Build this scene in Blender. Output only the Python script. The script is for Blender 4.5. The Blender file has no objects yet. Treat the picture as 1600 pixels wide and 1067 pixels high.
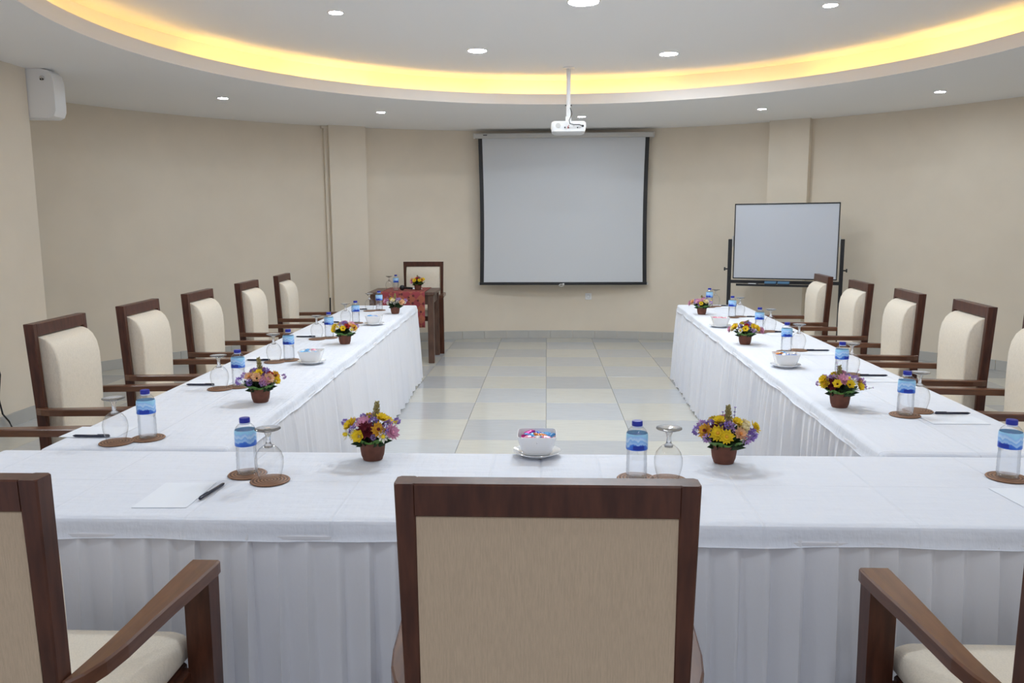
import bpy, math, random
from mathutils import Vector, Matrix
PI = math.pi
sc = bpy.context.scene
C = bpy.context.collection

# ------------------------------------------------------------------ camera
cam_d = bpy.data.cameras.new('camera'); cam = bpy.data.objects.new('camera', cam_d); C.objects.link(cam)
cam_d.sensor_width = 36.0; cam_d.lens = 28.0; cam_d.clip_start = 0.05; cam_d.clip_end = 60
PITCH, YAW, ROLL, CAMH = 0.1418, 0.0440, -0.0048, 1.465
fw = Vector((-math.sin(YAW)*math.cos(PITCH), math.cos(YAW)*math.cos(PITCH), -math.sin(PITCH)))
rt = Vector((math.cos(YAW), math.sin(YAW), 0)); up = rt.cross(fw)
r2 = rt*math.cos(ROLL)+up*math.sin(ROLL); u2 = up*math.cos(ROLL)-rt*math.sin(ROLL)
M = Matrix((r2, u2, -fw)).transposed().to_4x4(); M.translation = (0, 0, CAMH)
cam.matrix_world = M
sc.camera = cam

# ------------------------------------------------------------------ world, exposure
SKY = .72             # overcast daylight behind the added glass doors at the viewer's back
w = bpy.data.worlds.new('world'); sc.world = w; w.use_nodes = True
w.node_tree.nodes['Background'].inputs[0].default_value = (.8, .85, 1, 1)
w.node_tree.nodes['Background'].inputs[1].default_value = SKY
sc.view_settings.view_transform = 'Standard'; sc.view_settings.look = 'None'
sc.view_settings.exposure = 0.6; sc.view_settings.gamma = 1.0; sc.view_settings.use_curve_mapping = False
sc.cycles.transparent_max_bounces = 14
sc.cycles.max_bounces = 9; sc.cycles.diffuse_bounces = 6
sc.cycles.sample_clamp_indirect = 6.0; sc.cycles.adaptive_threshold = .025
LAMP = 215.0            # radiance of the recessed lamps
LAMP_COL = (.84, .92, 1.0)
COVE = 9.5
COVE_COL = (1.0, .58, .12)

# ------------------------------------------------------------------ materials
MATS = {}
def mat(name, col, rough=.5, metal=0, spec=.5, noise=0, nscale=20, bump=0, bscale=200, stretch=(1,1,1), col2=None, trans=0, ior=1.45, emit=None, coat=0, sheen=0):
    m = bpy.data.materials.new(name); m.use_nodes = True; MATS[name] = m
    nt = m.node_tree; b = nt.nodes['Principled BSDF']
    b.inputs['Base Color'].default_value = (*col, 1); b.inputs['Roughness'].default_value = rough
    b.inputs['Metallic'].default_value = metal; b.inputs['Specular IOR Level'].default_value = spec
    b.inputs['Transmission Weight'].default_value = trans; b.inputs['IOR'].default_value = ior
    b.inputs['Coat Weight'].default_value = coat; b.inputs['Coat Roughness'].default_value = .28 if 'wood' in name else .03; b.inputs['Sheen Weight'].default_value = sheen
    if noise or bump:
        tc = nt.nodes.new('ShaderNodeTexCoord'); mp = nt.nodes.new('ShaderNodeMapping')
        mp.inputs['Scale'].default_value = stretch; nt.links.new(tc.outputs['Object'], mp.inputs[0])
    if noise:
        n = nt.nodes.new('ShaderNodeTexNoise'); n.inputs['Scale'].default_value = nscale; n.inputs['Detail'].default_value = 5
        nt.links.new(mp.outputs[0], n.inputs[0])
        r = nt.nodes.new('ShaderNodeMix'); r.data_type = 'RGBA'
        c2 = col2 or tuple(c*(1-noise) for c in col)
        r.inputs[6].default_value = (*col, 1); r.inputs[7].default_value = (*c2, 1)
        rm = nt.nodes.new('ShaderNodeMapRange'); rm.inputs[1].default_value = .35; rm.inputs[2].default_value = .65
        nt.links.new(n.outputs[0], rm.inputs[0]); nt.links.new(rm.outputs[0], r.inputs[0])
        nt.links.new(r.outputs[2], b.inputs['Base Color'])
    if bump:
        n = nt.nodes.new('ShaderNodeTexNoise'); n.inputs['Scale'].default_value = bscale; n.inputs['Detail'].default_value = 3
        nt.links.new(mp.outputs[0], n.inputs[0])
        bp = nt.nodes.new('ShaderNodeBump'); bp.inputs['Strength'].default_value = bump; bp.inputs['Distance'].default_value = .004
        nt.links.new(n.outputs[0], bp.inputs['Height']); nt.links.new(bp.outputs[0], b.inputs['Normal'])
    if emit:
        b.inputs['Emission Color'].default_value = (*emit[0], 1); b.inputs['Emission Strength'].default_value = emit[1]
    return m
mat('wall_paint', (.755, .675, .56), .85, noise=.04, nscale=3, bump=.05, bscale=300)
mat('ceiling_paint', (.90, .895, .89), .9)
mat('fascia_paint', (.78, .74, .70), .85)
mat('tile_beige', (.53, .515, .46), .16, noise=.06, nscale=6, stretch=(1, 6, 1))
mat('tile_beige_pale', (.56, .545, .49), .16, noise=.06, nscale=6, stretch=(1, 6, 1))
mat('tile_grey', (.435, .44, .44), .16, noise=.06, nscale=6, stretch=(1, 6, 1))
mat('tile_grey_pale', (.48, .49, .495), .16, noise=.06, nscale=6, stretch=(1, 6, 1))
mat('grout', (.52, .50, .46), .9)
mat('base_tile', (.50, .49, .46), .3, noise=.08, nscale=4)
mat('wood', (.092, .031, .016), .36, noise=1, col2=(.052, .017, .009), nscale=9, stretch=(6, 6, 1), coat=.05, spec=.35)
mat('wood_arm', (.135, .052, .025), .26, noise=1, col2=(.095, .036, .018), nscale=6, stretch=(10, 1.0, 10), coat=.3)
mat('wood_table', (.13, .07, .048), .38, noise=1, col2=(.08, .043, .03), nscale=8, stretch=(5, 5, 1))
mat('cream_fabric', (.74, .665, .55), .95, noise=.10, nscale=260, stretch=(1, 1, .25), bump=.35, bscale=500, sheen=.1)
mat('back_fabric', (.57, .435, .295), .95, noise=.12, nscale=160, stretch=(3, 1, .25), bump=.4, bscale=450)
mat('white_plastic', (.80, .80, .80), .4)
mat('cream_plastic', (.62, .56, .46), .5)
mat('light_grey_plastic', (.55, .54, .52), .5)
mat('black_plastic', (.012, .012, .014), .4)
mat('black_metal', (.016, .016, .018), .35)
mat('dark_print', (.05, .05, .06), .6)
mat('screen_cloth', (.62, .64, .67), .9)
mat('board_white', (.57, .60, .66), .22)
mat('chrome', (.7, .7, .72), .2, metal=1)
mat('porcelain', (.80, .80, .80), .12, coat=.3)
mat('terracotta', (.175, .062, .038), .75, noise=.35, nscale=25)
mat('cap_blue', (.012, .022, .30), .35)
mat('cap_ring', (.55, .62, .80), .4)
mat('emblem_blue', (.005, .03, .34), .45)
mat('paper', (.76, .79, .84), .8)
mat('pen_navy', (.012, .014, .035), .25)
mat('pen_grip', (.03, .03, .04), .5)
mat('leaf_green', (.13, .30, .055), .45, noise=.3, nscale=40)
mat('leaf_dark', (.022, .055, .018), .6, noise=.4, nscale=60)
mat('stem_green', (.12, .16, .05), .6)
for n, c in dict(yellow=(.85, .62, .02), gold=(.75, .40, .03), purple=(.33, .22, .58), lilac=(.50, .32, .62), pink=(.68, .32, .46),
                 white=(.78, .76, .68), cream=(.80, .68, .38), maroon=(.14, .008, .02), red=(.38, .02, .02), peach=(.80, .48, .26), orange=(.80, .32, .08)).items():
    mat('petal_'+n, c, .7, noise=.22, nscale=120)
mat('spike_tan', (.42, .36, .14), .8, noise=.3, nscale=90)
mat('bud_dark', (.10, .06, .16), .8)
for n, c in dict(magenta=(.62, .03, .30), blue=(.04, .20, .75), skyblue=(.15, .45, .85), pinkfoil=(.85, .35, .48), orangefoil=(.80, .30, .08), redfoil=(.45, .04, .08), gold_foil=(.75, .55, .15), silver=(.75, .75, .78), teal=(.02, .15, .30)).items():
    mat('foil_'+n, c, .25, metal=.35, bump=.4, bscale=120)
mat('eraser_blue', (.10, .22, .36), .8)
mat('mic_black', (.01, .01, .012), .55)
mat('red_wire', (.5, .02, .02), .5)

def rattan():
    m = bpy.data.materials.new('rattan'); m.use_nodes = True; MATS['rattan'] = m
    nt = m.node_tree; b = nt.nodes['Principled BSDF']; b.inputs['Roughness'].default_value = .55
    tc = nt.nodes.new('ShaderNodeTexCoord'); wv = nt.nodes.new('ShaderNodeTexWave')
    wv.wave_type = 'RINGS'; wv.rings_direction = 'Z'; wv.inputs['Scale'].default_value = 32; wv.inputs['Distortion'].default_value = .6
    nt.links.new(tc.outputs['Object'], wv.inputs[0])
    r = nt.nodes.new('ShaderNodeValToRGB'); r.color_ramp.elements[0].color = (.085, .035, .018, 1); r.color_ramp.elements[1].color = (.30, .15, .075, 1)
    nt.links.new(wv.outputs['Color'], r.inputs[0]); nt.links.new(r.outputs[0], b.inputs['Base Color'])
    bp = nt.nodes.new('ShaderNodeBump'); bp.inputs['Strength'].default_value = .6; bp.inputs['Distance'].default_value = .002
    nt.links.new(wv.outputs['Fac'], bp.inputs['Height']); nt.links.new(bp.outputs[0], b.inputs['Normal'])
rattan()

def cloth_mat(name, col, crease, dist=.015):
    m = bpy.data.materials.new(name); m.use_nodes = True; MATS[name] = m
    nt = m.node_tree; b = nt.nodes['Principled BSDF']; b.inputs['Base Color'].default_value = (*col, 1)
    b.inputs['Roughness'].default_value = .8; b.inputs['Sheen Weight'].default_value = .08
    tc = nt.nodes.new('ShaderNodeTexCoord')
    def noise(scale, st, rot=0):
        mp = nt.nodes.new('ShaderNodeMapping'); mp.inputs['Scale'].default_value = st; mp.inputs['Rotation'].default_value = (0, 0, rot)
        nt.links.new(tc.outputs['Object'], mp.inputs[0])
        n = nt.nodes.new('ShaderNodeTexNoise'); n.inputs['Scale'].default_value = scale; n.inputs['Detail'].default_value = 4
        nt.links.new(mp.outputs[0], n.inputs[0]); return n.outputs[0]
    def add(a, bb, k=1.0):
        x = nt.nodes.new('ShaderNodeMath'); x.operation = 'MULTIPLY_ADD'; x.inputs[1].default_value = k
        nt.links.new(bb, x.inputs[0]); nt.links.new(a, x.inputs[2]); return x.outputs[0]
    h = noise(9, (.6, 2.4, 1), .25)
    h = add(h, noise(16, (2.2, .5, 1), -.5), .55)
    h = add(h, noise(60, (1, 1, 1)), .10)
    if crease:      # ironed fold lines
        for ax in (0, 1):
            sp = nt.nodes.new('ShaderNodeSeparateXYZ'); nt.links.new(tc.outputs['Object'], sp.inputs[0])
            md = nt.nodes.new('ShaderNodeMath'); md.operation = 'PINGPONG'; md.inputs[1].default_value = .19 if ax == 0 else .155
            nt.links.new(sp.outputs[ax], md.inputs[0])
            mr = nt.nodes.new('ShaderNodeMapRange'); mr.inputs[1].default_value = 0; mr.inputs[2].default_value = .006; mr.inputs[3].default_value = 1; mr.inputs[4].default_value = 0
            nt.links.new(md.outputs[0], mr.inputs[0]); h = add(h, mr.outputs[0], .22)
    bp = nt.nodes.new('ShaderNodeBump'); bp.inputs['Strength'].default_value = .55; bp.inputs['Distance'].default_value = dist
    nt.links.new(h, bp.inputs['Height']); nt.links.new(bp.outputs[0], b.inputs['Normal'])
cloth_mat('table_linen', (.70, .725, .785), True)
cloth_mat('skirt_linen', (.71, .715, .75), False, .004)

def thin_glass(name, tint, base, edge, refr=0.0, ior=1.33):
    m = bpy.data.materials.new(name); m.use_nodes = True; MATS[name] = m
    nt = m.node_tree; nt.nodes.remove(nt.nodes['Principled BSDF']); out = nt.nodes['Material Output']
    t = nt.nodes.new('ShaderNodeBsdfTransparent'); g = nt.nodes.new('ShaderNodeBsdfGlossy'); g.inputs['Roughness'].default_value = .06
    lw = nt.nodes.new('ShaderNodeLayerWeight'); lw.inputs['Blend'].default_value = .5
    tr = nt.nodes.new('ShaderNodeMix'); tr.data_type = 'RGBA'; tr.inputs[6].default_value = (*tint, 1); tr.inputs[7].default_value = (*edge, 1)
    pw = nt.nodes.new('ShaderNodeMath'); pw.operation = 'POWER'; pw.inputs[1].default_value = 3.5
    nt.links.new(lw.outputs['Facing'], pw.inputs[0]); nt.links.new(pw.outputs[0], tr.inputs[0]); nt.links.new(tr.outputs[2], t.inputs[0])
    fr = nt.nodes.new('ShaderNodeMath'); fr.operation = 'POWER'; fr.inputs[1].default_value = 5.0; nt.links.new(lw.outputs['Facing'], fr.inputs[0])
    ml = nt.nodes.new('ShaderNodeMath'); ml.operation = 'MULTIPLY_ADD'; ml.inputs[1].default_value = .75; ml.inputs[2].default_value = .05+base
    nt.links.new(fr.outputs[0], ml.inputs[0])
    first = t.outputs[0]
    if refr:
        rf = nt.nodes.new('ShaderNodeBsdfRefraction'); rf.inputs['IOR'].default_value = ior; rf.inputs['Color'].default_value = (*tint, 1)
        mm = nt.nodes.new('ShaderNodeMixShader'); mm.inputs[0].default_value = refr
        nt.links.new(t.outputs[0], mm.inputs[1]); nt.links.new(rf.outputs[0], mm.inputs[2]); first = mm.outputs[0]
    mx = nt.nodes.new('ShaderNodeMixShader'); nt.links.new(ml.outputs[0], mx.inputs[0])
    nt.links.new(first, mx.inputs[1]); nt.links.new(g.outputs[0], mx.inputs[2]); nt.links.new(mx.outputs[0], out.inputs[0])
thin_glass('clear_glass', (.985, .985, .985), .02, (.60, .60, .60))
thin_glass('solid_glass', (.97, .97, .97), .08, (.55, .55, .55), refr=.75, ior=1.45)
thin_glass('bottle_plastic', (.98, .985, .99), .02, (.72, .74, .78))
thin_glass('bottle_water', (.985, .99, 1.0), 0, (.88, .90, .94), refr=.3)

def label_mat():
    m = bpy.data.materials.new('bottle_print'); m.use_nodes = True; MATS['bottle_print'] = m
    nt = m.node_tree; b = nt.nodes['Principled BSDF']; b.inputs['Roughness'].default_value = .3
    tc = nt.nodes.new('ShaderNodeTexCoord'); sp = nt.nodes.new('ShaderNodeSeparateXYZ'); nt.links.new(tc.outputs['Object'], sp.inputs[0])
    mp = nt.nodes.new('ShaderNodeMapping'); mp.inputs['Scale'].default_value = (40, 40, 12); nt.links.new(tc.outputs['Object'], mp.inputs[0])
    n = nt.nodes.new('ShaderNodeTexNoise'); n.inputs['Scale'].default_value = 1; n.inputs['Detail'].default_value = 2; nt.links.new(mp.outputs[0], n.inputs[0])
    mr = nt.nodes.new('ShaderNodeMapRange'); mr.inputs[1].default_value = .088; mr.inputs[2].default_value = .136
    nt.links.new(sp.outputs[2], mr.inputs[0])
    ad = nt.nodes.new('ShaderNodeMath'); ad.operation = 'MULTIPLY_ADD'; ad.inputs[1].default_value = .9; ad.inputs[2].default_value = -.45
    nt.links.new(n.outputs[0], ad.inputs[0])
    a2 = nt.nodes.new('ShaderNodeMath'); nt.links.new(ad.outputs[0], a2.inputs[0]); nt.links.new(mr.outputs[0], a2.inputs[1])
    r = nt.nodes.new('ShaderNodeValToRGB'); e = r.color_ramp.elements
    e[0].position = 0; e[0].color = (.02, .10, .55, 1); e[1].position = 1; e[1].color = (.34, .62, .84, 1)
    for p, c in ((.22, (.03, .16, .62, 1)), (.30, (.35, .55, .85, 1)), (.48, (.20, .42, .78, 1)), (.58, (.50, .68, .90, 1)), (.74, (.30, .52, .84, 1)), (.84, (.30, .62, .84, 1))):
        x = e.new(p); x.color = c
    nt.links.new(a2.outputs[0], r.inputs[0]); nt.links.new(r.outputs[0], b.inputs['Base Color'])
label_mat()

def batik_mat():
    m = bpy.data.materials.new('batik'); m.use_nodes = True; MATS['batik'] = m
    nt = m.node_tree; b = nt.nodes['Principled BSDF']; b.inputs['Roughness'].default_value = .8
    tc = nt.nodes.new('ShaderNodeTexCoord'); mp = nt.nodes.new('ShaderNodeMapping'); mp.inputs['Rotation'].default_value = (0, PI/4, 0); mp.inputs['Scale'].default_value = (13, 13, 13)
    nt.links.new(tc.outputs['Object'], mp.inputs[0])
    ck = nt.nodes.new('ShaderNodeTexChecker'); ck.inputs['Scale'].default_value = 1; ck.inputs['Color1'].default_value = (.30, .085, .045, 1); ck.inputs['Color2'].default_value = (.25, .035, .045, 1)
    nt.links.new(mp.outputs[0], ck.inputs[0])
    vo = nt.nodes.new('ShaderNodeTexVoronoi'); vo.inputs['Scale'].default_value = 1.6; nt.links.new(mp.outputs[0], vo.inputs[0])
    mr = nt.nodes.new('ShaderNodeMapRange'); mr.inputs[1].default_value = .22; mr.inputs[2].default_value = .34; nt.links.new(vo.outputs['Distance'], mr.inputs[0])
    mx = nt.nodes.new('ShaderNodeMix'); mx.data_type = 'RGBA'; mx.inputs[6].default_value = (.09, .012, .014, 1)
    nt.links.new(mr.outputs[0], mx.inputs[0]); nt.links.new(ck.outputs[0], mx.inputs[7]); nt.links.new(mx.outputs[2], b.inputs['Base Color'])
batik_mat()
def lamp_mat(name, col, s):
    m = bpy.data.materials.new(name); m.use_nodes = True; MATS[name] = m
    nt = m.node_tree; nt.nodes.remove(nt.nodes['Principled BSDF']); e = nt.nodes.new('ShaderNodeEmission')
    e.inputs[0].default_value = (*col, 1); e.inputs[1].default_value = s; nt.links.new(e.outputs[0], nt.nodes['Material Output'].inputs[0])
lamp_mat('lamp_white', LAMP_COL, LAMP); lamp_mat('lamp_strong', LAMP_COL, LAMP*3.4)
for k, f in enumerate((1.0, 1.5, .6)): lamp_mat('lamp_amber_%d' % k, COVE_COL, COVE*f)

# ------------------------------------------------------------------ mesh helpers
class MB:
    def __init__(s): s.v = []; s.f = []; s.m = []
    def add(s, vs, fs, mi=0):
        o = len(s.v); s.v += [tuple(p) for p in vs]; s.f += [[o+i for i in f] for f in fs]; s.m += [mi]*len(fs); return s
    def box(s, x0, x1, y0, y1, z0, z1, b=0, mi=0):
        if b <= 0:
            vs = [(x, y, z) for z in (z0, z1) for y in (y0, y1) for x in (x0, x1)]
            return s.add(vs, [(0, 2, 3, 1), (4, 5, 7, 6), (0, 1, 5, 4), (2, 6, 7, 3), (0, 4, 6, 2), (1, 3, 7, 5)], mi)
        b = min(b, (x1-x0)/2.01, (y1-y0)/2.01, (z1-z0)/2.01)
        def ring(i, z): 
            return [(x0+i, y0+b+0*i, z) if 0 else p for p in [
                (x0+b+i, y0+i, z), (x1-b-i, y0+i, z), (x1-i, y0+b+i, z), (x1-i, y1-b-i, z), (x1-b-i, y1-i, z), (x0+b+i, y1-i, z), (x0+i, y1-b-i, z), (x0+i, y0+b+i, z)]]
        rs = [ring(b*.6, z0), ring(0, z0+b), ring(0, z1-b), ring(b*.6, z1)]
        return s.loft(rs, mi=mi)
    def loft(s, rings, mi=0, cap0=True, cap1=True, closed=True):
        n = len(rings[0]); vs = [p for r in rings for p in r]; fs = []
        for k in range(len(rings)-1):
            for i in range(n if closed else n-1):
                j = (i+1) % n; fs.append((k*n+i, k*n+j, (k+1)*n+j, (k+1)*n+i))
        if cap0: fs.append(tuple(reversed(range(n))))
        if cap1: fs.append(tuple((len(rings)-1)*n+i for i in range(n)))
        return s.add(vs, fs, mi)
    def lathe(s, prof, n=24, c=(0, 0, 0), cap0=False, cap1=False, mi=0):
        rings = [[(c[0]+r*math.cos(2*PI*i/n), c[1]+r*math.sin(2*PI*i/n), c[2]+z) for i in range(n)] for r, z in prof]
        return s.loft(rings, mi, cap0, cap1)
    def tube(s, pts, r, n=8, mi=0):
        pts = [Vector(p) for p in pts]; rs = []
        rr = r if isinstance(r, (list, tuple)) else [r]*len(pts)
        for i, p in enumerate(pts):
            d = (pts[min(i+1, len(pts)-1)]-pts[max(i-1, 0)]).normalized()
            a = Vector((0, 0, 1)) if abs(d.z) < .9 else Vector((1, 0, 0))
            u = d.cross(a).normalized(); v = d.cross(u)
            rs.append([p+u*rr[i]*math.cos(2*PI*k/n)+v*rr[i]*math.sin(2*PI*k/n) for k in range(n)])
        return s.loft(rs, mi)
    def mesh(s, name, mats, smooth=False, angle=40):
        me = bpy.data.meshes.new(name); me.from_pydata(s.v, [], s.f)
        for m in (mats if isinstance(mats, (list, tuple)) else [mats]): me.materials.append(MATS[m])
        if any(s.m): me.polygons.foreach_set('material_index', s.m)
        me.update()
        import bmesh
        bm = bmesh.new(); bm.from_mesh(me); bmesh.ops.recalc_face_normals(bm, faces=bm.faces[:]); bm.to_mesh(me); bm.free()
        if smooth:
            me.polygons.foreach_set('use_smooth', [True]*len(me.polygons))
            me.set_sharp_from_angle(angle=math.radians(angle))
        return me
    def build(s, name, mats, parent=None, smooth=False, loc=(0, 0, 0), rot=(0, 0, 0), angle=40):
        return inst(name, s.mesh(name, mats, smooth, angle), parent, loc, rot)
def inst(name, me, parent=None, loc=(0, 0, 0), rot=(0, 0, 0), scale=None):
    o = bpy.data.objects.new(name, me); C.objects.link(o); o.parent = parent
    o.location = loc; o.rotation_euler = rot
    if scale is not None: o.scale = scale if isinstance(scale, (tuple, list)) else (scale,)*3
    return o
def tag(o, label, cat, group=None, kind=None):
    if label: o['label'] = label
    if cat: o['category'] = cat
    if group: o['group'] = group
    if kind: o['kind'] = kind
    return o
def thing(name, label, cat, loc=(0, 0, 0), rz=0, group=None):
    o = bpy.data.objects.new(name, None); C.objects.link(o); o.empty_display_size = .1
    o.location = loc; o.rotation_euler = (0, 0, rz); return tag(o, label, cat, group)
def copy_tree(o, parent=None):
    c = o.copy(); C.objects.link(c); c.parent = parent
    for ch in list(o.children): copy_tree(ch, c)
    return c
def struct(o, label=None):
    o['kind'] = 'structure'
    if label: o['label'] = label
    return o

# ------------------------------------------------------------------ room shell
CX, CY, RW = .05, 5.05, 5.55         # round wall
VX, VY, RV = .22, 5.17, 3.19         # ceiling cove
ZC, ZL, ZU = 2.703, 2.805, 2.975     # ring ceiling, lip top, upper ceiling
def circ(cx, cy, r, z, n=144): return [(cx+r*math.cos(2*PI*i/n), cy+r*math.sin(2*PI*i/n), z) for i in range(n)]
N = 144
def arc(r, z, a0, a1, n): return [(CX+r*math.cos(math.radians(a0+(a1-a0)*i/n)), CY+r*math.sin(math.radians(a0+(a1-a0)*i/n)), z) for i in range(n+1)]
def wall_arc(mb, a0, a1, n, z0, z1):
    rr = [arc(RW, z0, a0, a1, n), arc(RW, z1, a0, a1, n), arc(RW+.6, z1, a0, a1, n), arc(RW+.6, z0, a0, a1, n)]
    rr.append(rr[0]); mb.loft(rr, cap0=False, cap1=False, closed=False)
    for k in (0, -1): mb.add([r_[k] for r_ in rr[:4]], [(0, 1, 2, 3)])
WA0, WA1 = 228, 312            # glazed opening added behind the viewer, out of view, for more frontal light
mb = MB(); wall_arc(mb, WA1-360, WA0, 120, 0, ZC+.02); wall_arc(mb, WA0, WA1, 36, 2.45, ZC+.02)
struct(mb.build('wall_back', 'wall_paint', smooth=True, angle=30), 'curved beige painted wall running round the whole hall')
wd_ = bpy.data.objects.new('added_window_1', None); C.objects.link(wd_); struct(wd_, 'added glazed doors behind the viewer letting in daylight from the front'); wd_.location = (CX, CY, 0)
for k in range(8):
    a = math.radians(WA0+(WA1-WA0)*k/7); p = Vector(((RW+.3)*math.cos(a), (RW+.3)*math.sin(a), 0))
    MB().box(-.03, .03, -.03, .03, 0, 2.45, .004).build('added_window_frame', 'wood', wd_, loc=p, rot=(0, 0, a))
    if k < 7:
        a2 = math.radians(WA0+(WA1-WA0)*(k+.5)/7); hw0 = (RW+.3)*math.sin(math.radians((WA1-WA0)/14))-.03
        for z0, z1 in ((0, .12), (2.38, 2.45)): MB().box(-.025, .025, -hw0, hw0, z0, z1, .003).build('added_window_frame', 'wood', wd_, loc=((RW+.28)*math.cos(a2), (RW+.28)*math.sin(a2), 0), rot=(0, 0, a2))
        MB().box(-.003, .003, -hw0, hw0, .12, 2.38).build('added_pane', 'clear_glass', wd_, loc=((RW+.28)*math.cos(a2), (RW+.28)*math.sin(a2), 0), rot=(0, 0, a2))
# ring ceiling, fascia, cove trough and upper ceiling
mb = MB(); mb.loft([circ(CX, CY, RW+.6, ZC), circ(VX, VY, RV, ZC)], cap0=False, cap1=False)
mb.loft([circ(VX, VY, RV+.03, ZC+.022), circ(VX, VY, RV+.21, ZC+.022), circ(VX, VY, RV+.21, ZU)], cap0=False, cap1=False)
mb.add(circ(VX, VY, RV+.21, ZU), [list(range(N))])
mb.loft([circ(CX, CY, RW+.6, ZC), circ(CX, CY, RW+.6, ZU+.1)], cap0=False)
ceil = struct(mb.build('ceiling', 'ceiling_paint', smooth=True, angle=30), 'pale grey ceiling with a raised round recess')
mb = MB(); mb.loft([circ(VX, VY, RV, ZC), circ(VX, VY, RV, ZL), circ(VX, VY, RV+.03, ZL), circ(VX, VY, RV+.03, ZC+.022)], cap0=False, cap1=False)
struct(mb.build('trim_1', 'fascia_paint', smooth=True, angle=30), 'round white lip of the ceiling recess hiding amber light')
# partition at the left
mb = MB(); mb.box(-5.5, -4.03, 1.6, 6.22, 0, ZC+.005)
struct(mb.build('wall_left', 'wall_paint'), 'flat beige wall end standing at the left edge')
mb = MB(); mb.box(-4.04, -4.018, 1.6, 6.225, .0, .1)
struct(mb.build('baseboard_left', 'base_tile'), 'low tile baseboard along the flat left wall')
# pilasters
def pilaster(name, x, y, a, wd, dp, label):
    mb = MB(); mb.box(-wd/2, wd/2, 0, dp, 0, ZC+.005); struct(mb.build(name, 'wall_paint', loc=(x, y, 0), rot=(0, 0, a)), label)
    mb = MB(); mb.box(-wd/2-.008, wd/2+.008, -.008, dp, 0, .1); struct(mb.build(name.replace('trim', 'baseboard'), 'base_tile', loc=(x, y, 0), rot=(0, 0, a)), None)
pilaster('trim_2', -2.43, 9.86, math.radians(27.2), .45, .4, 'shallow beige pilaster left of the projection screen')
pilaster('trim_3', 2.83, 9.70, math.radians(-30.3), .46, .5, 'shallow beige pilaster behind the whiteboard')
# floor: slab with single tiles
mb = MB(); mb.add(circ(CX, CY, RW+.6, -.012), [list(range(N))]); mb.loft([circ(CX, CY, RW+.6, -.1), circ(CX, CY, RW+.6, -.012)], cap1=False)
floor = struct(mb.build('floor', 'grout'), 'polished chequered tile floor in beige and grey')
T = .6; X0, Y0 = -.003, 10.793; g = .0011
tmesh = {}
for k in ('beige', 'beige_pale', 'grey', 'grey_pale'):
    mb = MB(); rr = [[(-T/2+g+i, -T/2+g+i, z), (T/2-g-i, -T/2+g+i, z), (T/2-g-i, T/2-g-i, z), (-T/2+g+i, T/2-g-i, z)] for i, z in ((0, -.011), (0, -.0015), (.0015, 0))]
    mb.loft(rr, cap0=False); tmesh[k] = mb.mesh('floor_tile', 'tile_'+k)
rnd = random.Random(5); cand = []
for i in range(-11, 11):
    for r in range(-1, 22):
        cx, cy = X0+(i+.5)*T, Y0-(r+.5)*T
        d = math.hypot(cx-CX, cy-CY)
        if d < RW+.40 and not (cx < -4.4 and 2.0 < cy < 5.9): cand.append((cy, cx, i, r))
cand.sort(reverse=True)
for cy, cx, i, r in cand[:298]:
    grey = (i+r) % 2 == 1; pale = rnd.random() < .3
    inst('floor_tile', tmesh[('grey' if grey else 'beige')+('_pale' if pale else '')], floor, (cx, cy, 0))
if len(cand) > 298:
    mb = MB()
    for cy, cx, i, r in cand[298:]: mb.box(cx-T/2+g, cx+T/2-g, cy-T/2+g, cy+T/2-g, -.011, 0)
    o = mb.build('floor_tile', 'tile_beige', floor); o['kind'] = 'stuff'
# baseboard of short tiles round the wall
bb = bpy.data.objects.new('baseboard_back', None); C.objects.link(bb); bb.location = (CX, CY, 0); struct(bb, 'grey tile baseboard round the curved wall')
mb = MB(); L = .292; mb.box(-L/2, L/2, -.012, .02, 0, .105, .002); bm_ = mb.mesh('baseboard_tile', 'base_tile')
nb = int(2*PI*RW/.2945)
for k in range(nb):
    a = 2*PI*k/nb; x, y = RW*math.cos(a), RW*math.sin(a)
    if CY+y < 2.0: continue
    inst('baseboard_tile', bm_, bb, (x, y, 0), (0, 0, a-PI/2))

# ------------------------------------------------------------------ lights of the room
def ring_mesh(r):
    mb = MB(); mb.lathe([(r, -.002), (r+.004, -.006), (r+.012, -.006), (r+.014, 0), (r, 0)], 40); return mb.mesh('trim_ring', 'white_plastic', True)
LM = {}
def downlight(x, y, z, r, label, group, m='lamp_white'):
    t = thing('ceiling_light', label, 'ceiling light', (x, y, z), 0, group)
    r = float(r); key = (r, m)
    if key not in LM:
        mb = MB(); mb.add([(r*math.cos(2*PI*i/40), r*math.sin(2*PI*i/40), -.003) for i in range(40)], [list(reversed(range(40)))]); LM[key] = (ring_mesh(r), mb.mesh('lamp_disc', m))
    inst('trim_ring', LM[key][0], t); inst('lamp_disc', LM[key][1], t)
G1 = 'recessed lamps of the upper ceiling'; G2 = 'recessed lamps of the ceiling ring'
downlight(.245, 5.66, ZU, .10, 'large bright round lamp at the top centre of the ceiling recess', G1)
downlight(-.60, 7.11, ZU, .076, 'bright round ceiling lamp left of the projector pole', G1)
downlight(1.07, 7.35, ZU, .076, 'bright round ceiling lamp right of the projector pole', G1)
downlight(-1.49, 5.83, ZU, .045, 'small round lamp at the upper left of the ceiling recess', G1)
downlight(1.95, 5.85, ZU, .045, 'small round lamp at the upper right of the ceiling recess', G1)
for x, y in ((-.2, 4.1), (.5, 4.1)): downlight(x, y, ZU, .045, 'round ceiling lamp above the front table, outside the picture', G1, 'lamp_strong')
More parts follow.
